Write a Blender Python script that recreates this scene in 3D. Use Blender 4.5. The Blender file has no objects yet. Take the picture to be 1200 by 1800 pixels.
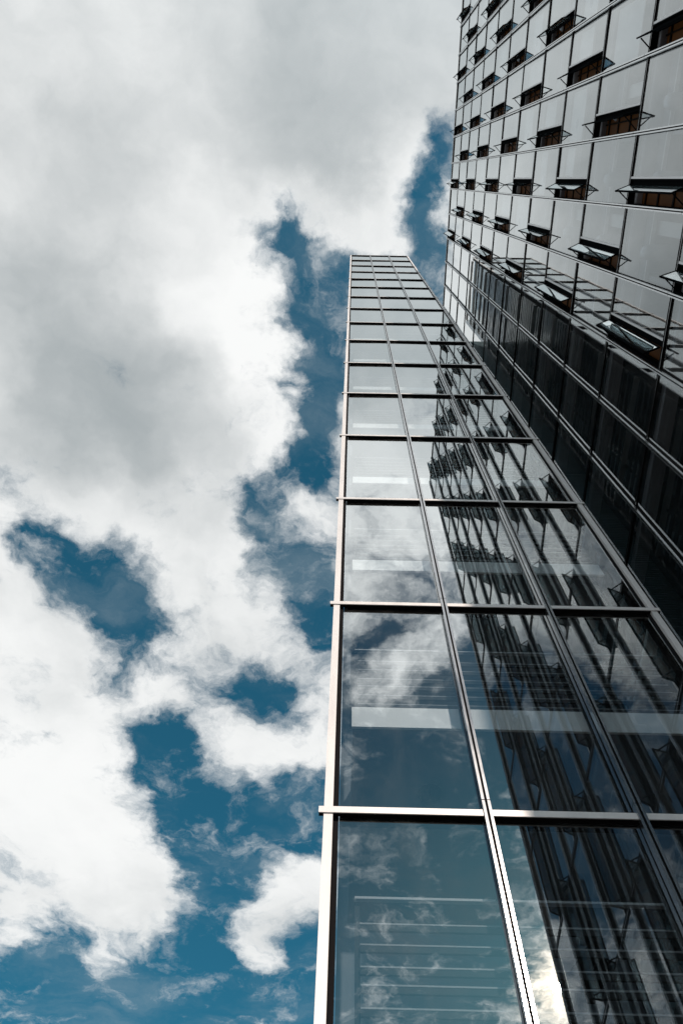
import bpy, math, random
from mathutils import Vector, Matrix
random.seed(7)
SC = bpy.context.scene
COL = SC.collection
EYE = 1.6                                   # the camera stands 1.6 m above the paving

# ------------------------------------------------------------------ camera frame
# world axes as seen by the camera (right, down, forward)
FX = 1380.0                                 # focal length in photo pixels (1200 x 1800)
def norm(v): return Vector(v).normalized()
AZ = norm((22, -585, FX))
AY = Vector((-55, 3257, FX)); AY = (AY - AZ * AY.dot(AZ)).normalized()
AX = AY.cross(AZ)
def ray(px, py):
    r = Vector((px - 600, py - 900, FX))
    return Vector((r.dot(AX), r.dot(AY), r.dot(AZ)))
def proj(p):
    q = AX * p[0] + AY * p[1] + AZ * (p[2] - EYE)
    if q.z < 0.05: return None
    return (600 + FX * q.x / q.z, 900 + FX * q.y / q.z)
cd = bpy.data.cameras.new('camera'); cam = bpy.data.objects.new('camera', cd); COL.objects.link(cam)
right = Vector((AX[0], AY[0], AZ[0])); down = Vector((AX[1], AY[1], AZ[1])); fwd = Vector((AX[2], AY[2], AZ[2]))
M = Matrix((right, -down, -fwd)).transposed().to_4x4(); M.translation = (0, 0, EYE)
cam.matrix_world = M
cd.sensor_fit = 'VERTICAL'; cd.sensor_height = 24; cd.lens = 24 * FX / 1800; cd.clip_start = 0.05; cd.clip_end = 6000
SC.camera = cam
SC.view_settings.view_transform = 'Standard'; SC.view_settings.look = 'None'
SC.view_settings.exposure = 0; SC.view_settings.gamma = 1
SC.cycles.max_bounces = 20; SC.cycles.transparent_max_bounces = 24; SC.cycles.glossy_bounces = 8
SC.cycles.diffuse_bounces = 3; SC.cycles.caustics_reflective = False; SC.cycles.caustics_refractive = False
SC.cycles.use_denoising = True
SUN = Vector((0.2965, -1.0, 0.722)).normalized()

# ------------------------------------------------------------------ node helper
class N:
    def __init__(s, tree): s.t = tree
    def new(s, kind, **kw):
        n = s.t.nodes.new(kind)
        for k, v in kw.items(): setattr(n, k, v)
        return n
    def put(s, sock, v):
        if hasattr(v, 'is_output'): s.t.links.new(v, sock)
        elif v is not None: sock.default_value = v
    def m(s, op, a=None, b=None, c=None, clamp=False):
        n = s.new('ShaderNodeMath', operation=op, use_clamp=clamp)
        for i, v in enumerate((a, b, c)): s.put(n.inputs[i], v)
        return n.outputs[0]
    def v(s, op, a=None, b=None, scale=None):
        n = s.new('ShaderNodeVectorMath', operation=op)
        s.put(n.inputs[0], a)
        if b is not None: s.put(n.inputs[1], b)
        if scale is not None: s.put(n.inputs['Scale'], scale)
        return n.outputs['Value'] if op in ('DOT_PRODUCT', 'LENGTH') else n.outputs['Vector']
    def noise(s, vec, scale, detail=5, rough=0.55, dist=0.0, color=False):
        n = s.new('ShaderNodeTexNoise'); s.put(n.inputs['Vector'], vec)
        n.inputs['Scale'].default_value = scale; n.inputs['Detail'].default_value = detail
        n.inputs['Roughness'].default_value = rough; n.inputs['Distortion'].default_value = dist
        return n.outputs['Color'] if color else n.outputs[0]
    def step(s, x, a, b, lo=0.0, hi=1.0):
        n = s.new('ShaderNodeMapRange', interpolation_type='SMOOTHSTEP')
        s.put(n.inputs[0], x); n.inputs[1].default_value = a; n.inputs[2].default_value = b
        n.inputs[3].default_value = lo; n.inputs[4].default_value = hi
        return n.outputs[0]
    def mix(s, f, a, b):
        n = s.new('ShaderNodeMix', data_type='RGBA'); s.put(n.inputs[0], f)
        s.put(n.inputs[6], a); s.put(n.inputs[7], b); return n.outputs[2]

# ------------------------------------------------------------------ sky
W = bpy.data.worlds.new('World'); SC.world = W; W.use_nodes = True
W.node_tree.nodes.clear(); g = N(W.node_tree)
sky = g.new('ShaderNodeTexSky', sky_type='NISHITA'); sky.sun_disc = False
sky.sun_elevation = math.asin(SUN.z); sky.sun_rotation = math.atan2(SUN.x, SUN.y)
sky.air_density = 1.0; sky.dust_density = 0.6; sky.ozone_density = 2.2
D = g.new('ShaderNodeTexCoord').outputs['Generated']
sep = g.new('ShaderNodeSeparateXYZ'); g.put(sep.inputs[0], D)
zc = g.m('MAXIMUM', sep.outputs[2], 0.10)
comb = g.new('ShaderNodeCombineXYZ')
g.put(comb.inputs[0], g.m('DIVIDE', sep.outputs[0], zc)); g.put(comb.inputs[1], g.m('DIVIDE', sep.outputs[1], zc))
comb.inputs[2].default_value = 3.7
UV = comb.outputs[0]                        # the cloud layer, one unit overhead
w1 = g.v('SUBTRACT', g.noise(UV, 5.0, 4, 0.5, color=True), (0.5, 0.5, 0.5))
w2 = g.v('SUBTRACT', g.noise(UV, 17.0, 6, 0.6, color=True), (0.5, 0.5, 0.5))
UW = g.v('ADD', g.v('ADD', UV, g.v('SCALE', w1, scale=0.17)), g.v('SCALE', w2, scale=0.075))

def blob_terms(lst):
    """each entry: a bank or a gap of the cloud layer, by the direction of its middle"""
    total = None
    for (px, py, rx, ry, rot, amp, *flip) in lst:
        sy = -1.0 if flip else 1.0
        def uv(x, y):
            r = ray(x, y); return Vector((r.x / r.z, sy * r.y / r.z))
        c = uv(px, py); e = 4.0
        a = math.radians(rot)
        if amp < 0 and not flip: rx *= 1.16; ry *= 1.12; amp *= 1.15
        d1 = (uv(px + e * math.cos(a), py + e * math.sin(a)) - c) * (rx / e)
        d2 = (uv(px - e * math.sin(a), py + e * math.cos(a)) - c) * (ry / e)
        det = d1.x * d2.y - d1.y * d2.x
        r1 = (d2.y / det, -d2.x / det, 0.0); r2 = (-d1.y / det, d1.x / det, 0.0)
        dv = g.v('SUBTRACT', UW, (c.x, c.y, 3.7))
        p = g.v('DOT_PRODUCT', dv, r1); q = g.v('DOT_PRODUCT', dv, r2)
        rr = g.m('MULTIPLY_ADD', p, p, g.m('MULTIPLY', q, q))
        ex = g.m('POWER', 0.4, rr)
        total = g.m('MULTIPLY_ADD', ex, amp, total if total is not None else 0.0)
    return total
F = True
COVER = [
 # gaps of blue
 (780,250,36,84,10,-1.2),(748,355,42,72,25,-1.2),(700,436,76,28,0,-1.1),(760,490,52,70,10,-1.3),
 (462,398,58,17,14,-1.0),(512,396,34,40,0,-.9),(550,468,64,48,30,-1.2),(535,545,46,84,0,-1.3),(600,520,36,100,0,-1.3),
 (548,630,42,74,-8,-1.2),(562,712,24,54,0,-.9),(578,795,38,52,20,-1.1),(545,850,66,40,-25,-1.2),(482,912,40,54,0,-1.3),
 (516,990,46,66,20,-1.2),(542,1065,40,54,0,-1.1),(568,1118,28,36,0,-1.0),
 (108,970,80,44,10,-1.35),(182,1022,96,62,25,-1.4),(195,1100,60,70,0,-.62),(205,1165,52,40,0,-.35),
 (45,1190,26,60,-15,-.75),(82,1290,22,26,0,-.7),(425,1190,90,46,10,-.72),(487,1226,34,42,0,-.7),
 (268,1300,60,46,20,-1.15),(326,1352,64,74,20,-1.2),(340,1450,56,76,-10,-1.05),(430,1432,90,52,0,-1.3),(535,1390,76,46,-10,-1.25),
 (402,1522,66,72,10,-1.25),(376,1612,58,64,0,-1.3),(540,1475,56,32,0,-1.0),(90,1640,58,54,0,-1.15),
 (190,1770,300,74,0,-1.5),(350,1725,96,76,0,-1.25),(548,1700,62,92,0,-1.15),(30,1760,90,70,0,-1.0),(500,1790,160,60,0,-.8),
 # banks and wisps
 (180,640,350,330,0,1.5),(400,150,460,250,0,1.5),(690,200,100,190,0,1.0),(80,1410,220,170,0,1.5),(450,1040,90,120,0,.75),(220,1560,150,80,10,.8),(330,940,150,120,20,.6),(60,1130,90,110,0,.7),
 (485,1605,88,72,-22,1.4),(450,1705,58,76,10,1.25),(550,1540,48,40,0,.9),(155,1690,54,66,20,.85),(15,1640,46,48,0,.9),
 (400,1345,66,56,0,1.2),(300,1232,84,46,0,.95),(490,1300,80,46,0,.9),(120,1130,60,50,0,.5),(200,1140,90,50,0,.45),(20,960,40,60,0,.6),(562,475,28,26,30,.85),(588,650,32,60,10,.85),(562,893,42,40,0,.85),
 (790,340,18,60,0,.75),(580,1245,46,70,0,.5),(630,385,90,40,0,.5),
 # the half of the sky behind the camera, seen only in the glass
 (700,850,700,170,0,.8,F),(780,1340,520,130,0,-1.45,F),(840,1185,90,60,-20,-.8,F),(655,1105,40,28,-20,-.85,F),(640,1150,46,34,0,-.7,F),
 (690,1165,62,30,25,.6,F),(720,1500,420,70,0,-1.25,F),(690,1680,260,120,0,-1.0,F),(985,1700,34,90,-12,1.1,F),(920,1600,30,40,0,-.4,F),(960,1740,40,50,0,.6,F),(890,1640,50,70,0,-.5,F),(230,1420,330,190,0,-1.5,F),(240,1070,300,90,0,.7,F),(690,1830,320,80,0,-1.2,F),
]
GREY = [
 (190,720,330,190,10,.95),(60,470,150,110,30,.55),(480,190,330,170,10,.55),(120,1110,150,60,30,.35),
 (150,250,200,120,20,.3),(560,330,120,60,10,.25),(240,1560,160,70,10,.25),(480,1640,70,50,0,.2),
 (480,520,50,90,0,-.5),(500,700,60,160,-10,-.55),(360,520,70,60,0,-.3),(100,1380,160,100,0,-.3),(720,290,50,60,0,-.4),
 (690,620,500,220,0,.75,F),(690,1070,340,110,0,-1.5,F),(960,1690,80,95,0,-.6,F),(700,1500,300,90,0,.5,F),
]
fb = g.noise(UW, 7.0, 10, 0.62, 0.25)
fb2 = g.noise(UW, 26.0, 8, 0.66)
cov = g.m('MULTIPLY', g.m('ADD', blob_terms(COVER), 0.34), 0.72)
cov = g.m('MINIMUM', g.m('MAXIMUM', cov, -0.44), 1.5)
dens = g.m('MULTIPLY_ADD', g.m('SUBTRACT', fb, 0.5), 3.3, cov)
dens = g.m('MULTIPLY_ADD', g.m('SUBTRACT', fb2, 0.5), 1.1, dens)
alpha = g.m('POWER', g.step(dens, -0.44, 0.86), 1.0)
soft = g.noise(UV, 3.2, 5, 0.5)
gr = g.m('MULTIPLY_ADD', g.m('SUBTRACT', soft, 0.5), 1.1, g.m('ADD', blob_terms(GREY), 0.22))
gr = g.m('MULTIPLY_ADD', g.m('SUBTRACT', g.noise(UW, 6.0, 6, 0.52), 0.5), 1.35, gr)
gr = g.m('MULTIPLY_ADD', g.step(dens, 0.25, 0.9), 0.12, gr)
shade = g.step(gr, -0.1, 1.75)
ccol = g.mix(shade, (0.95, 0.96, 0.955, 1), (0.38, 0.42, 0.435, 1))
sd = g.m('MAXIMUM', g.v('DOT_PRODUCT', D, tuple(SUN)), 0.0)
glow = g.m('MULTIPLY', g.m('POWER', sd, 1400.0), 5.0)
glow2 = g.m('MULTIPLY_ADD', g.m('POWER', sd, 7.0), 2.5, 1.0)
warm = g.v('SCALE', (1.0, 0.74, 0.46), scale=glow)
ccol = g.v('ADD', g.v('SCALE', ccol, scale=glow2), warm)
tint = g.mix(g.step(sep.outputs[1], -0.25, 0.05), (0.020, 0.052, 0.058, 1), (0.024, 0.094, 0.087, 1))
skyc = g.v('MULTIPLY', sky.outputs[0], tint)
cir = g.noise(g.v('MULTIPLY', UW, (1.0, 2.2, 1.0)), 3.0, 8, 0.62)
skyc = g.mix(g.step(cir, 0.42, 0.78, 0.0, 0.30), skyc, (0.40, 0.47, 0.50, 1))
base = g.mix(alpha, skyc, ccol)
bg = g.new('ShaderNodeBackground'); g.put(bg.inputs[0], g.v('SCALE', base, scale=10.0)); bg.inputs[1].default_value = 0.1
out = g.new('ShaderNodeOutputWorld'); W.node_tree.links.new(bg.outputs[0], out.inputs[0])

sl = bpy.data.lights.new('sun', 'SUN'); sl.energy = 3.5; sl.angle = math.radians(0.5); sl.color = (1.0, 0.83, 0.72)
so = bpy.data.objects.new('sun', sl); COL.objects.link(so)
so.rotation_euler = SUN.to_track_quat('Z', 'Y').to_euler(); so.location = (20, -60, 60)

# ------------------------------------------------------------------ materials
def mat(name):
    m = bpy.data.materials.new(name); m.use_nodes = True; m.node_tree.nodes.clear()
    return m, N(m.node_tree)
def finish(m, n, sh):
    o = n.new('ShaderNodeOutputMaterial'); m.node_tree.links.new(sh, o.inputs[0]); return m
def solid(name, col, rough=0.6, metal=0.0, var=0.25, scale=6.0, stretch=(1, 1, 1), bump=0.0, spec=0.5):
    m, n = mat(name)
    pos = n.new('ShaderNodeNewGeometry').outputs['Position']
    p = n.v('MULTIPLY', pos, stretch)
    f = n.noise(p, scale, 6, 0.6)
    b = n.new('ShaderNodeBsdfPrincipled')
    lo = tuple(c * (1 - var) for c in col) + (1,); hi = tuple(min(1, c * (1 + var)) for c in col) + (1,)
    n.put(b.inputs['Base Color'], n.mix(f, lo, hi))
    n.put(b.inputs['Roughness'], n.m('MULTIPLY_ADD', n.m('SUBTRACT', f, 0.5), 0.25, rough))
    b.inputs['Metallic'].default_value = metal; b.inputs['Specular IOR Level'].default_value = spec
    if bump:
        bp = n.new('ShaderNodeBump'); bp.inputs['Strength'].default_value = bump; bp.inputs['Distance'].default_value = 0.01
        n.put(bp.inputs['Height'], f); n.put(b.inputs['Normal'], bp.outputs[0])
    return finish(m, n, b.outputs[0])
def glass(name, tint, layers=4.0, coat=0.0, wav=1.0, refl=(0.93, 0.97, 0.98)):
    """architectural double glazing: mirror share from the angle of sight, the rest passes through tinted"""
    m, n = mat(name)
    geo = n.new('ShaderNodeNewGeometry'); pos = geo.outputs['Position']
    h = n.m('MULTIPLY_ADD', n.noise(pos, 0.55, 2, 0.4), 1.0, n.m('MULTIPLY', n.noise(pos, 2.1, 2, 0.4), 0.22))
    bp = n.new('ShaderNodeBump'); bp.inputs['Strength'].default_value = 1.0; bp.inputs['Distance'].default_value = 0.0032 * wav
    n.put(bp.inputs['Height'], h)
    c = n.m('ABSOLUTE', n.v('DOT_PRODUCT', geo.outputs['Incoming'], bp.outputs[0]))
    fr = n.m('MULTIPLY_ADD', n.m('POWER', n.m('SUBTRACT', 1.0, c, clamp=True), 5.0), 0.957, 0.043)
    R = n.m('DIVIDE', n.m('MULTIPLY', fr, layers), n.m('MULTIPLY_ADD', fr, layers - 1.0, 1.0))
    R = n.m('MULTIPLY_ADD', R, 1.0 - coat, coat, clamp=True)
    dirt = n.noise(n.v('MULTIPLY', pos, (1, 1, 0.35)), 3.0, 6, 0.65)
    gl = n.new('ShaderNodeBsdfGlossy'); gl.inputs['Roughness'].default_value = 0.0; gl.inputs['Color'].default_value = refl + (1,)
    n.put(gl.inputs['Normal'], bp.outputs[0])
    tr = n.new('ShaderNodeBsdfTransparent'); tr.inputs['Color'].default_value = tint + (1,)
    df = n.new('ShaderNodeBsdfDiffuse'); df.inputs['Color'].default_value = (0.5, 0.5, 0.48, 1)
    mx = n.new('ShaderNodeMixShader'); n.put(mx.inputs[0], R)
    m.node_tree.links.new(tr.outputs[0], mx.inputs[1]); m.node_tree.links.new(gl.outputs[0], mx.inputs[2])
    m2 = n.new('ShaderNodeMixShader'); n.put(m2.inputs[0], n.step(dirt, 0.42, 0.85, 0.004, 0.05))
    m.node_tree.links.new(mx.outputs[0], m2.inputs[1]); m.node_tree.links.new(df.outputs[0], m2.inputs[2])
    return finish(m, n, m2.outputs[0])
def clear(name):
    m, n = mat(name); tr = n.new('ShaderNodeBsdfTransparent'); tr.inputs['Color'].default_value = (0.96, 0.98, 0.98, 1)
    return finish(m, n, tr.outputs[0])

M_ALU = solid('light_aluminium', (0.66, 0.655, 0.65), 0.42, 0.15, 0.16, 7, (1, 1, 0.15))
M_RAIL = solid('dark_aluminium', (0.40, 0.41, 0.42), 0.20, 0.95, 0.15, 9, (1, 1, 0.2))
M_RAIL2 = solid('polished_aluminium', (0.60, 0.62, 0.63), 0.24, 0.9, 0.12, 9, (1, 1, 0.2))
M_HAND = solid('steel_handrail', (0.40, 0.41, 0.42), 0.6, 0.0, 0.15, 5, spec=0.2)
M_BAR = solid('grey_steel', (0.27, 0.28, 0.29), 0.7, 0.0, 0.3, 5, spec=0.2)
M_FIN = solid('polished_fin', (0.28, 0.28, 0.275), 0.12, 1.0, 0.08, 5)
M_DARKEN = solid('darkening_wall', (0.012, 0.016, 0.018), 0.8, 0.0, 0.3, 1.5, spec=0.1)  # near-black colour stands in for the darkness of the bays by the gap
M_BLIND = solid('pale_blind', (0.66, 0.66, 0.67), 0.8, 0.0, 0.08, 2)
M_BLACK = solid('black_gasket', (0.010, 0.010, 0.011), 0.6, 0.0, 0.3, 4, spec=0.02)
M_SASH = solid('charcoal_sash', (0.008, 0.009, 0.010), 0.5, 0.0, 0.3, 5, spec=0.0)
M_SILV = solid('silver_trim', (0.60, 0.61, 0.62), 0.35, 0.4, 0.1, 7)
M_WHITE = solid('white_fascia', (0.80, 0.80, 0.79), 0.6, 0.0, 0.05, 2)
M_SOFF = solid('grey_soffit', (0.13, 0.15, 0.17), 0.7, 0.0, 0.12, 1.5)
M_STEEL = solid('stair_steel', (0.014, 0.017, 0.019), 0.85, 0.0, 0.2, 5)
M_LAMP = solid('lamp_glass', (0.010, 0.011, 0.012), 0.6, 0.0, 0.35, 14)
M_TEAL = solid('teal_cladding', (0.13, 0.21, 0.24), 0.45, 0.2, 0.2, 1.2)
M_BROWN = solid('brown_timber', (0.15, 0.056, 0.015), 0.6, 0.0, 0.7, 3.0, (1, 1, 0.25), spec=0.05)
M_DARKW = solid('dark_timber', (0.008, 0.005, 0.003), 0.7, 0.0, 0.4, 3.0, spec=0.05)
M_ROOM = solid('room_wall', (0.21, 0.21, 0.235), 0.8, 0.0, 0.15, 0.8)
M_CEIL = solid('room_ceiling', (0.42, 0.42, 0.45), 0.8, 0.0, 0.1, 1.0)
M_COLM = solid('pale_column', (0.62, 0.62, 0.62), 0.7, 0.0, 0.06, 1.5)
M_DUCT = solid('grey_duct', (0.36, 0.38, 0.42), 0.4, 0.3, 0.1, 3.0)
M_CONC = solid('roof_concrete', (0.30, 0.30, 0.29), 0.85, 0.0, 0.2, 1.0, bump=0.3)
G_TOWER = glass('tower_glass', (0.84, 0.89, 0.92), 4.0, 0.12, 0.10)
G_SIDE = glass('side_glass', (0.80, 0.88, 0.90), 3.0, 0.0, 0.6)
G_OFF = glass('office_glass', (0.82, 0.85, 0.88), 3.0, 0.05, 0.35)
G_SASH = glass('sash_glass', (0.66, 0.74, 0.76), 4.0, 0.24, 0.15)
G_BACK = clear('pane_back')

# ------------------------------------------------------------------ mesh helpers
class MB:
    def __init__(s): s.v = []; s.f = []; s.mi = []
    def box(s, x0, x1, y0, y1, z0, z1, mi=0, front=None):
        """front: (face name, material index) for one face"""
        b = len(s.v)
        s.v += [(x, y, z) for z in (z0, z1) for y in (y0, y1) for x in (x0, x1)]
        faces = {'zn': (0, 2, 3, 1), 'zp': (4, 5, 7, 6), 'yn': (0, 1, 5, 4), 'yp': (2, 6, 7, 3), 'xn': (0, 4, 6, 2), 'xp': (1, 3, 7, 5)}
        for k, q in faces.items():
            s.f.append(tuple(b + i for i in q)); s.mi.append(front[1] if front and front[0] == k else mi)
    def hull(s, pts8, mi=0):
        b = len(s.v); s.v += [tuple(p) for p in pts8]
        for q in ((0, 2, 3, 1), (4, 5, 7, 6), (0, 1, 5, 4), (2, 6, 7, 3), (0, 4, 6, 2), (1, 3, 7, 5)):
            s.f.append(tuple(b + i for i in q)); s.mi.append(mi)
    def bar(s, p, q, w, mi=0):
        p, q = Vector(p), Vector(q); d = (q - p).normalized()
        a = d.cross(Vector((0, 0, 1)) if abs(d.z) < 0.9 else Vector((1, 0, 0))).normalized() * w / 2; c = d.cross(a).normalized() * w / 2
        s.hull([p - a - c, p + a - c, p - a + c, p + a + c, q - a - c, q + a - c, q - a + c, q + a + c], mi)
    def tube(s, c0, c1, prof, seg=20, mi=0):
        """lathe along c0->c1, prof = [(t, r)] with t in 0..1"""
        c0, c1 = Vector(c0), Vector(c1); d = (c1 - c0); dn = d.normalized()
        a = dn.orthogonal().normalized(); c = dn.cross(a)
        rings = []
        for t, r in prof:
            b = len(s.v); o = c0 + d * t
            for k in range(seg):
                th = 2 * math.pi * k / seg; s.v.append(tuple(o + (a * math.cos(th) + c * math.sin(th)) * r))
            rings.append(b)
        for r0, r1 in zip(rings, rings[1:]):
            for k in range(seg):
                k2 = (k + 1) % seg; s.f.append((r0 + k, r0 + k2, r1 + k2, r1 + k)); s.mi.append(mi)
        s.f.append(tuple(rings[0] + k for k in reversed(range(seg)))); s.mi.append(mi)
        s.f.append(tuple(rings[-1] + k for k in range(seg))); s.mi.append(mi)
    def mesh(s, name, mats, origin=(0, 0, 0)):
        me = bpy.data.meshes.new(name)
        me.from_pydata([(x - origin[0], y - origin[1], z - origin[2]) for x, y, z in s.v], [], s.f)
        for m in mats: me.materials.append(m)
        for p, i in zip(me.polygons, s.mi): p.material_index = i
        me.update(); return me
    def build(s, name, mats, parent, at=None):
        """one mesh object, its origin at the middle of its vertices (world coordinates in, parent's base taken off)"""
        if not isinstance(mats, (list, tuple)): mats = [mats]
        if at is None:
            lo = [min(p[i] for p in s.v) for i in range(3)]; hi = [max(p[i] for p in s.v) for i in range(3)]
            at = tuple((a + b) / 2 for a, b in zip(lo, hi))
        return put(name, s.mesh(name, mats, at), parent, at)
WORLD_AT = {}
def put(name, me, parent, at, rot=None):
    o = bpy.data.objects.new(name, me); COL.objects.link(o)
    base = Vector((0, 0, 0))
    if parent is not None: o.parent = parent; base = WORLD_AT[parent.name]
    o.location = Vector(at) - base
    if rot: o.rotation_euler = rot
    WORLD_AT[o.name] = Vector(at)
    return o
def thing(name, at, label, cat):
    o = bpy.data.objects.new(name, None); COL.objects.link(o); o.location = at; o.empty_display_size = 0.5
    WORLD_AT[o.name] = Vector(at); o['label'] = label; o['category'] = cat
    return o

# ------------------------------------------------------------------ ground
m, n = mat('stone_paving')
pos = n.new('ShaderNodeNewGeometry').outputs['Position']
br = n.new('ShaderNodeTexBrick'); n.put(br.inputs['Vector'], pos); br.inputs['Scale'].default_value = 1.0
br.inputs['Color1'].default_value = (0.20, 0.20, 0.195, 1); br.inputs['Color2'].default_value = (0.25, 0.25, 0.24, 1)
br.inputs['Mortar'].default_value = (0.09, 0.09, 0.09, 1); br.inputs['Mortar Size'].default_value = 0.008
b = n.new('ShaderNodeBsdfPrincipled'); b.inputs['Roughness'].default_value = 0.8
n.put(b.inputs['Base Color'], n.mix(n.m('MULTIPLY', n.noise(pos, 1.3, 6, 0.6), 0.6), br.outputs[0], (0.15, 0.15, 0.145, 1)))
M_PAVE = finish(m, n, b.outputs[0])
gm = MB(); s_ = 3000
gm.v = [(-s_, -s_, 0), (s_, -s_, 0), (s_, s_, 0), (-s_, s_, 0)]; gm.f = [(0, 1, 2, 3)]; gm.mi = [0]
gr_o = gm.build('ground', M_PAVE, None, (0, 0, 0)); gr_o['kind'] = 'structure'; gr_o['label'] = 'grey stone paving at the foot of the towers'; gr_o['category'] = 'ground'

# ================================================================== stair tower
TF = 5.0                                     # front of its mullions
TG = 5.045                                   # face of its glass
TB = 9.45                                    # its back wall
TX0, TX1 = -0.15, 3.96                       # outer edges of the corner posts
TM = (1.257, 2.575)                          # mullion centres
PITCH = 3.58
Z0 = 5.215 + EYE
TL = [Z0 + PITCH * k for k in range(-1, 16)] # transom lines, the last one is the roof edge
TOP = TL[-1]
T = thing('stair_tower', (1.9, 7.2, 0), 'slender glazed stair tower three panes wide with landings and railings behind the glass', 'tower')
def corner_post(x0, x1, sgn):
    b = MB()
    zs = [0.02] + TL
    for a, c in zip(zs, zs[1:]):             # joints at every storey
        b.box(x0, x1, TF, TF + 0.045, a + 0.008, c - 0.008)
        xi0, xi1 = (x0 + 0.012, x1 + 0.05) if sgn < 0 else (x0 - 0.05, x1 - 0.012)
        b.box(xi0, xi1, TF + 0.047, TF + 0.20, a, c - 0.0005, 1)
    return b.build('corner_post', [M_ALU, M_BLACK], T)
corner_post(TX0, TX0 + 0.078, -1); corner_post(TX1 - 0.078, TX1, 1)
for xm in TM:                                # polished double cap with a dark slot
    b = MB(); zs = [0.02] + TL[:-1] + [TOP + 0.10]
    for a, c in zip(zs, zs[1:]):
        b.box(xm - 0.036, xm - 0.011, TF - 0.03, TF + 0.03, a + 0.14, c + 0.13, 0)
        b.box(xm + 0.011, xm + 0.036, TF - 0.03, TF + 0.03, a + 0.14, c + 0.13, 0)
        b.box(xm - 0.009, xm + 0.009, TF - 0.01, TF + 0.03, a + 0.14, c + 0.13, 1)
        b.box(xm - 0.032, xm + 0.032, TF + 0.032, TF + 0.20, a + 0.14, c + 0.1395, 1)
    b.build('mullion', [M_RAIL, M_BLACK], T)
for k, z in enumerate(TL):
    b = MB(); xs = [TX0 - 0.045, TM[0] - 0.038, TM[0] + 0.038, TM[1] - 0.038, TM[1] + 0.038, TX1 + 0.045]
    for i in (0, 2, 4):
        b.box(xs[i], xs[i + 1], TF - 0.012, TF - 0.002, z - 0.034, z + 0.036, 0)
        b.box(xs[i] + 0.002, xs[i + 1] - 0.002, TF, TG - 0.006, z - 0.028, z + 0.032, 1)
        b.box(max(xs[i], TX0 + 0.14), min(xs[i + 1], TX1 - 0.14), TG - 0.004, TG + 0.10, z - 0.042, z + 0.042, 1)
    b.build('transom', [M_ALU, M_BLACK], T)
bays = [(TX0 + 0.125, TM[0] - 0.036), (TM[0] + 0.036, TM[1] - 0.036), (TM[1] + 0.036, TX1 - 0.125)]
zs = [0.05] + TL
for a, c in zip(zs, zs[1:]):
    for (xa, xb) in bays:
        b = MB(); b.box(xa, xb, TG, TG + 0.03, a + 0.045, c - 0.045, 1, ('yn', 0))
        o = b.build('glass_pane', [G_TOWER, G_BACK], T)
        o.rotation_euler = (random.gauss(0, .0020), 0, random.gauss(0, .0026))
# west side wall, glazed between dark posts
SY = [TG + 0.22, 6.5, 7.9, TB - 0.1]
for y in SY:
    b = MB(); b.box(TX0 + 0.02, TX0 + 0.10, y - 0.04, y + 0.04, 0.02, TOP - 0.02); b.build('side_post', M_RAIL, T)
for a, c in zip(zs, zs[1:]):
    b = MB()
    for z in (a + 0.04, (a + c) / 2, a + 0.95):
        b.box(TX0 + 0.03, TX0 + 0.09, SY[0] + 0.042, SY[1] - 0.042, z - 0.03, z + 0.03)
        b.box(TX0 + 0.03, TX0 + 0.09, SY[1] + 0.042, SY[2] - 0.042, z - 0.03, z + 0.03)
        b.box(TX0 + 0.03, TX0 + 0.09, SY[2] + 0.042, SY[3] - 0.042, z - 0.03, z + 0.03)
    b.build('side_rail', M_RAIL, T)
    for y0, y1 in zip(SY, SY[1:]):
        b = MB(); b.box(TX0 + 0.005, TX0 + 0.026, y0 - 0.03, y1 + 0.03, a + 0.02, c - 0.02, 1, ('xn', 0))
        b.build('side_pane', [G_SIDE, G_BACK], T)
# east side wall: banks of horizontal fins in front of glass
for i, (a, c) in enumerate(zip(zs, zs[1:])):
    b = MB(); k = 0
    if i < len(zs) - 3:
        z = a + 0.12
        while z < c - 0.12:
            b.box(TX1 + 0.0, TX1 + 0.03, TG + 0.24, TB - 0.06, z - 0.10, z + 0.10); z += 0.418
        for y in (TG + 0.22, 6.6, 8.0, TB - 0.05):
            b.box(TX1 - 0.07, TX1 - 0.002, y - 0.03, y + 0.03, a + 0.01, c - 0.01)
        b.build('fin_bank', M_FIN, T)
    b = MB(); b.box(TX1 - 0.06, TX1 + 0.10, TG + 0.22, TB - 0.05, c - 0.035, c + 0.035); b.build('floor_edge', M_ALU, T)
    b = MB(); b.box(TX1 - 0.16, TX1 - 0.135, TG + 0.22, TB - 0.06, a + 0.04, c - 0.04, 1, ('xp', 0)); b.build('side_pane', [G_SIDE, G_BACK], T)
b = MB(); b.box(TX1 - 0.15, TX1 + 0.07, TB - 0.045, TB + 0.185, 0.02, TOP - 0.02); b.build('rear_post', M_RAIL, T)
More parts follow.
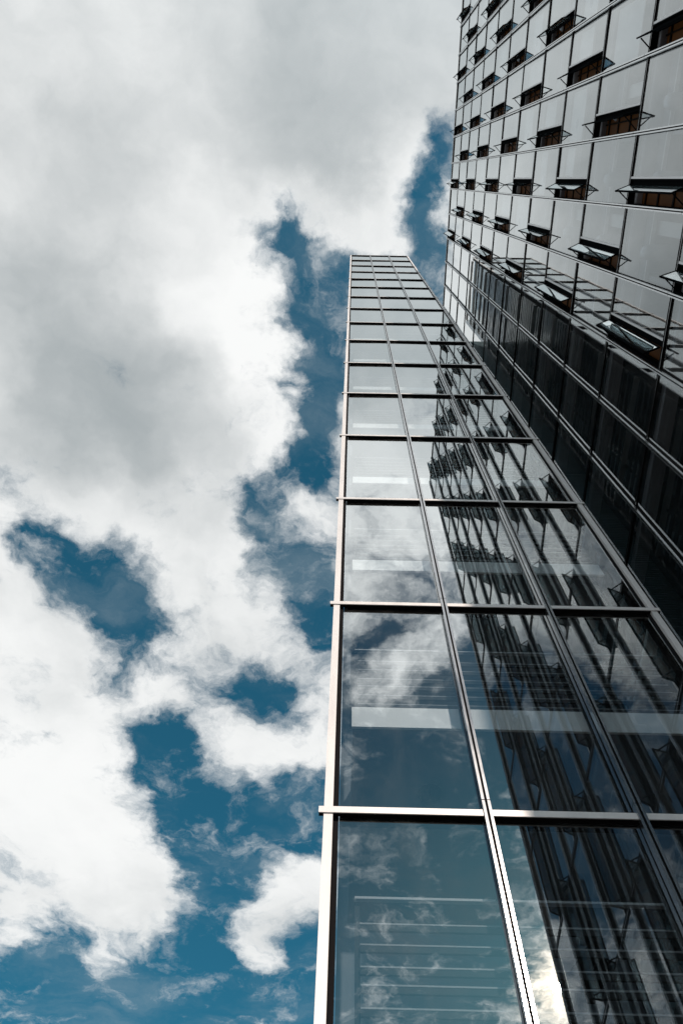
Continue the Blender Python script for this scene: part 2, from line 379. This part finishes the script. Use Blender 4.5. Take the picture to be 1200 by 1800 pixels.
# landings
UND = 6.69 + EYE                             # underside of the landing seen most clearly
RB = (0.38, 0.54, 0.71, 0.85, 1.03, 1.21)
lamp_me = None
for k in range(-2, 14):
    zu = UND + PITCH * k
    if zu < 0.5: continue
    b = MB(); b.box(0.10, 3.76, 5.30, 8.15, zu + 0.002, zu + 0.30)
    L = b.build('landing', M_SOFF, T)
    b = MB(); b.box(0.09, 3.77, 5.268, 5.296, zu - 0.004, zu + 0.325); b.build('fascia', M_WHITE, L)
    b = MB(); r = 0.125
    b.tube((0.957, 6.15, zu - 0.055), (0.957, 6.15, zu - 0.001), [(0, r * 0.80), (0.2, r * 0.95), (0.5, r), (1.0, r * 1.08)], 28, 0)
    for q in range(3):
        a = q * 2.094 + 0.4; b.bar((0.957, 6.15, zu - 0.062), (0.957 + r * .95 * math.cos(a), 6.15 + r * .95 * math.sin(a), zu - 0.055), 0.012, 1)
    b.build('lamp', [M_LAMP, M_BLACK], L)
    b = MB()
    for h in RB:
        b.box(0.16, 3.70, 5.272, 5.292, zu + h - 0.050, zu + h, 0); b.box(0.16, 3.70, 5.268, 5.294, zu + h + 0.001, zu + h + 0.014, 2)  # each dark slat carries a paler grey strip along its top
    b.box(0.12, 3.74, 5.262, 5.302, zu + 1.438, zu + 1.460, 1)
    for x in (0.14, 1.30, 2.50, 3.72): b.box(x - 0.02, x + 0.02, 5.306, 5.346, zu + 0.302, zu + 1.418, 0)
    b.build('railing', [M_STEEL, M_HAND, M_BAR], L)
    # the flight behind, up to the next landing
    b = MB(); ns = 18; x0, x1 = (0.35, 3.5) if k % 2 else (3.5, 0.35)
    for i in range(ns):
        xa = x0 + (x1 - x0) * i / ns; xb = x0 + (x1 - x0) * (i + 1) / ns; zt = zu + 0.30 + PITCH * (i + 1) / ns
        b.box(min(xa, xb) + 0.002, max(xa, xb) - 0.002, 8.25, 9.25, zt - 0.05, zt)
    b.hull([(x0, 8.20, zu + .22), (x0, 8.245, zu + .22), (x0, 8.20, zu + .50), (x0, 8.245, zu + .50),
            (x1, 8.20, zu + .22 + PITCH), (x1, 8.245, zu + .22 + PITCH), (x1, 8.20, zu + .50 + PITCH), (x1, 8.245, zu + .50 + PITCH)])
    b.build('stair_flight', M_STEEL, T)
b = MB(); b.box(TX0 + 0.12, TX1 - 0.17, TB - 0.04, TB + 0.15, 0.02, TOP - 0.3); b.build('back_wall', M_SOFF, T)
b = MB(); b.box(TX0 + 0.12, TX1 - 0.16, TG + 0.12, TB, TOP - 0.26, TOP - 0.06); b.build('roof', M_CONC, T)

# ================================================================== recessed wall between the two
LW = thing('recessed_wall', (5.05, 9.7, 0), 'dark teal ribbed wall at the back of the narrow gap between tower and office block', 'wall'); LW['kind'] = 'thing'
for i, (a, c) in enumerate(zip(zs[:-2], zs[1:-2])):
    b = MB(); b.box(TX1 - 0.30, 6.243, TB + 0.22, TB + 0.42, a + 0.02, c - 0.02)
    z = a + 0.08
    while z < c - 0.10:                      # ribs
        b.box(TX1 - 0.29, 6.24, TB + 0.19, TB + 0.219, z, z + 0.055); z += 0.125
    b.build('ribbed_panel', M_TEAL, LW)

# ================================================================== office block
OR = 6.15                                    # front of its mullions
OG = 6.25                                    # face of its glass
BAY = 0.2432 * OR
Y0 = 0.3198 * OR
CELL = 0.565 * OG
OZ0 = 2.5355 * OG + EYE
K0, K1 = -8, 6
YL = [Y0 + BAY * k for k in range(K0, K1 + 1)]
YL[0] = 2 * TG - OR / 0.300
OL = [OZ0 + CELL * k for k in range(-5, 12)]
OTOP = OL[-1]
OB = thing('office_block', (10.3, (YL[0] + YL[-1]) / 2, 0), 'tall office block with grey reflective glass and many narrow opened windows', 'building')
YA, YB = YL[0], YL[-1]
for y in YL:
    b = MB(); zz = [0.02] + OL[:-1] + [OTOP + 0.16]
    for a, c in zip(zz, zz[1:]):
        b.box(OR, OR + 0.05, y - 0.040, y - 0.013, a + 0.01, c - 0.006, 0)
        b.box(OR, OR + 0.05, y + 0.013, y + 0.040, a + 0.01, c - 0.006, 0)
        b.box(OR + 0.022, OR + 0.05, y - 0.0125, y + 0.0125, a, c - 0.001, 1)
        b.box(OR + 0.052, OG + 0.12, y - 0.034, y + 0.034, a, c - 0.001, 1)
    b.build('mullion', [M_RAIL2, M_BLACK], OB)
for z in OL:
    b = MB()
    for ya, yb in zip(YL, YL[1:]):
        b.box(OG - 0.022, OG + 0.10, ya + 0.0345, yb - 0.0345, z - 0.042, z + 0.042, 0)
        b.box(OG - 0.030, OG - 0.0235, ya + 0.042, yb - 0.042, z - 0.052, z - 0.040, 1)
    b.build('transom', [M_BLACK, M_RAIL], OB)
b = MB(); b.box(OG - 0.05, OG + 0.35, YA - 0.02, YB + 0.02, OTOP + 0.045, OTOP + 0.15); b.build('parapet', M_ALU, OB)

OPW = 0.54                                   # width of an opening
def is_open(kb, ks):                         # bay kb lies between YL[kb-K0] and the next; storey ks between OL[ks+5] and the next
    return kb <= 0 and (kb + ks) % 2 == 0 and -3 <= ks <= 10
zz = [0.05] + OL
cells = []
for kb in range(K0, K1):
    ya, yb = YL[kb - K0], YL[kb - K0 + 1]
    for i, (a, c) in enumerate(zip(zz, zz[1:])):
        ks = i - 6
        op = is_open(kb, ks)
        y0, y1 = ya + 0.030, yb - 0.030
        if op: y1 = yb - 0.034 - OPW - 0.05
        z0, z1 = a + 0.04, c - 0.04
        pts = [proj((OG, y, z)) for y, z in ((y0, z0), (y1, z0), (y1, z1), (y0, z1))]
        area = 0
        if all(pts):
            pts = [(min(max(p[0], -50), 1250), min(max(p[1], -50), 1850)) for p in pts]
            area = abs(sum(pts[j][0] * pts[(j + 1) % 4][1] - pts[(j + 1) % 4][0] * pts[j][1] for j in range(4))) / 2
        cells.append((area, y0, y1, z0, z1))
cells.sort(key=lambda t: -t[0])
rest = MB(); rb = random.Random(11)
for i, (ar, y0, y1, z0, z1) in enumerate(cells):
    ty, tz = random.gauss(0, .0026), random.gauss(0, .0030)
    if i < 100:
        b = MB(); b.box(OG, OG + 0.03, y0, y1, z0, z1, 1, ('xn', 0))
        o = b.build('glass_pane', [G_OFF, G_BACK], OB); o.rotation_euler = (0, ty, tz)
        if rb.random() < 0.45 and y1 < Y0 + 0.1:
            q = MB(); dz = (z1 - z0) * rb.choice((0.25, 0.4, 0.55, 0.75)); q.box(OG + 0.20, OG + 0.21, y0 + 0.05, y1 - 0.05, z1 - 0.16 - dz, z1 - 0.16)
            q.box(OG + 0.195, OG + 0.215, y0 + 0.05, y1 - 0.05, z1 - 0.19 - dz, z1 - 0.161 - dz); q.build('blind', M_BLIND, OB)
    else:
        cy, cz = (y0 + y1) / 2, (z0 + z1) / 2
        P = lambda dx, y, z: (OG + dx + (z - cz) * ty - (y - cy) * tz, y, z)
        rest.hull([P(0, y0, z0), P(.03, y0, z0), P(0, y1, z0), P(.03, y1, z0), P(0, y0, z1), P(.03, y0, z1), P(0, y1, z1), P(.03, y1, z1)], 1)
        rest.mi[-2] = 0                       # the outer face
o = rest.build('distant_pane', [G_OFF, G_BACK], OB); o['kind'] = 'stuff'

# an opened window: reveal, sash, pane, stays
H = CELL - 0.09
def window_meshes(deg):
    fr = MB()                                # local: x out of the wall is negative, y from hinge side (0) to OPW, z 0..H
    fr.box(-0.02, 0.05, -0.048, -0.002, 0, H, 1)
    fr.box(-0.012, 0.09, 0.0, 0.030, 0.03, H - 0.03, 0); fr.box(-0.012, 0.09, OPW - 0.030, OPW, 0.03, H - 0.03, 0)
    fr.box(-0.012, 0.09, 0.0, OPW, 0, 0.029, 0); fr.box(-0.012, 0.09, 0.0, OPW, H - 0.029, H, 0)
    fr.box(0.26, 0.30, 0.0, OPW, 0.0, H, 2)   # timber lining set back in the reveal
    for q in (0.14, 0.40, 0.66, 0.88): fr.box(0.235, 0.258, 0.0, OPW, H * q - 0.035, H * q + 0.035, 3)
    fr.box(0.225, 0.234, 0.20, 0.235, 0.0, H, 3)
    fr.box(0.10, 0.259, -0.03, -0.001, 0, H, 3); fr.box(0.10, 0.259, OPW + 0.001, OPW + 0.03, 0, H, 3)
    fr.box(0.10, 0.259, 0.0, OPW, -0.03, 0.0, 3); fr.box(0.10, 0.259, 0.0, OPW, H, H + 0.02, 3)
    th = math.radians(deg); w = 0.335; HY = 0.145
    def L(u, t, z): return (-0.03 - u * math.sin(th) - t * math.cos(th), HY + u * math.cos(th) - t * math.sin(th), z)
    def slab(b, u0, u1, z0, z1, t0, t1, mi=0):
        b.hull([L(u0, t0, z0), L(u1, t0, z0), L(u0, t1, z0), L(u1, t1, z0), L(u0, t0, z1), L(u1, t0, z1), L(u0, t1, z1), L(u1, t1, z1)], mi)
    sa = MB(); e = 0.034
    fr.box(0.04, 0.085, 0.031, HY, 0.03, H - 0.03, 0)
    slab(sa, 0, e, 0.03, H - 0.03, 0, 0.032); slab(sa, w - e, w, 0.03, H - 0.03, 0, 0.032)
    slab(sa, e + 0.001, w - e - 0.001, 0.03, 0.03 + e, 0, 0.032); slab(sa, e + 0.001, w - e - 0.001, H - 0.03 - e, H - 0.03, 0, 0.032)
    gp = MB(); slab(gp, e + 0.001, w - e - 0.001, 0.03 + e + 0.001, H - 0.031 - e, 0.008, 0.024)
    stays = []
    for z in (0.10, H - 0.10):
        st = MB(); st.bar((0.0, OPW - 0.05, z), L(w * 0.80, -0.012, z), 0.022); stays.append(st.mesh('stay', [M_BLACK]))
    return (fr.mesh('window', [M_SASH, M_SILV, M_BROWN, M_DARKW]), sa.mesh('sash', [M_SASH]), gp.mesh('sash_pane', [G_SASH]), *stays)
WMS = [window_meshes(d) for d in (70, 62, 75, 67)]; WM = WMS[0]; pick = random.Random(3)
first = None
for kb in range(K0, 1):
    for ks in range(-3, 11):
        if not is_open(kb, ks): continue
        at = (OG, YL[kb - K0 + 1] - 0.034 - OPW, OL[ks + 5] + 0.045)
        if first is None:
            w_ = put('window', WM[0], OB, at)
            kids = [put(nm, me, w_, at) for nm, me in zip(('sash', 'sash_pane', 'stay', 'stay'), WM[1:])]
            first = (w_, kids)
        else:
            w_ = first[0].copy(); COL.objects.link(w_); w_.parent = OB; w_.location = Vector(at) - WORLD_AT[OB.name]
            var = pick.choice(WMS)
            for c, me in zip(first[1], var[1:]):
                c2 = c.copy(); c2.data = me; COL.objects.link(c2); c2.parent = w_; c2.location = (0, 0, 0)
# rooms behind the glass
rc = random.Random(5)
b_all = []
for i, z in enumerate(OL[:-1]):
    b = MB(); b.box(OG + 0.13, 13.9, YA + 0.15, YB - 0.15, z - 0.17, z + 0.17); b.build('floor_slab', M_CEIL, OB)
for i, (a, c) in enumerate(zip(zz, zz[1:])):
    z0, z1 = a + (0.175 if i else 0), c - 0.175
    b = MB(); yk = YL[1 - K0] + 0.05; b.box(9.6, 9.75, YA + 0.16, yk - 0.002, z0, z1)
    for k in range(K0 + 2, K1, 2):
        y = YL[k - K0]; b.box(OG + 0.5, 9.598, y - 0.05, y + 0.05, z0, z1)
    b.build('room_wall', [M_ROOM], OB)
    b = MB(); b.box(OG + 0.42, OG + 0.50, yk, YB - 0.16, z0, z1); b.box(OG + 0.502, 9.6, yk, yk + 0.1, z0, z1); b.build('darkening_wall', [M_DARKEN], OB)  # added close behind the glass to block the rooms and darken these bays
    b = MB(); y = YA + 0.17
    for k in range(K0 + 1, 2):
        ye = YL[k - K0]; b.box(OG + 0.14, 9.5, y + 0.004, ye - 0.004, z1 - 0.02, z1 - 0.002, rc.choice((0, 0, 1, 2)))
        if rc.random() < 0.55: b.box(OG + 0.62, OG + 1.9, (y + ye) / 2 - 0.10, (y + ye) / 2 + 0.10, z1 - 0.07, z1 - 0.021, 3)
        y = ye
    b.build('ceiling', [M_CEIL, M_ROOM, M_BLIND, M_COLM], OB)
    b = MB()
    for k in range(K0 + 1, K1, 2):
        y = YL[k - K0] + 0.42; b.box(6.80, 7.05, y - 0.15, y + 0.15, z0 + 0.001, z1 - 0.001)
    b.build('column', M_COLM, OB)
    b = MB(); b.box(OG + 0.42, OG + 0.47, YA + 0.2, yk - 0.1, z1 - 0.50, z1 - 0.021, 0); b.box(OG + 0.40, OG + 0.48, YA + 0.2, yk - 0.1, z1 - 0.56, z1 - 0.502, 1)
    b.build('bulkhead', [M_ROOM, M_COLM], OB)
    for k in (-5, -3, -2, -1):
        y = YL[k - K0] + BAY * 0.62; b = MB()
        b.tube((OG + 0.16, y, z1 - 0.74), (9.55, y, z1 - 0.74), [(0, 0.05), (.01, 0.12), (.03, 0.16), (.06, 0.175), (1, 0.175)], 20)
        o = b.build('duct', M_DUCT, OB)
        for p in o.data.polygons: p.use_smooth = len(p.vertices) == 4
b = MB(); b.box(OG + 0.14, 14.2, YA + 0.14, YB - 0.14, OTOP - 0.30, OTOP - 0.05); b.build('roof', M_CONC, OB)
# plain end and rear walls, with panel joints
b = MB()
for za, zb in zip(zz, zz[1:]):
    x = OG + 0.13
    while x < 14.0:
        b.box(x + .006, x + 1.49, YA + 0.0, YA + 0.13, za + .006, zb - .006); b.box(x + .006, x + 1.49, YB - 0.13, YB - 0.0, za + .006, zb - .006); x += 1.5
b.build('end_wall', M_TEAL, OB)
b = MB(); b.box(14.21, 14.35, YA, YB, 0.02, OTOP - 0.02); b.build('rear_wall', M_TEAL, OB)
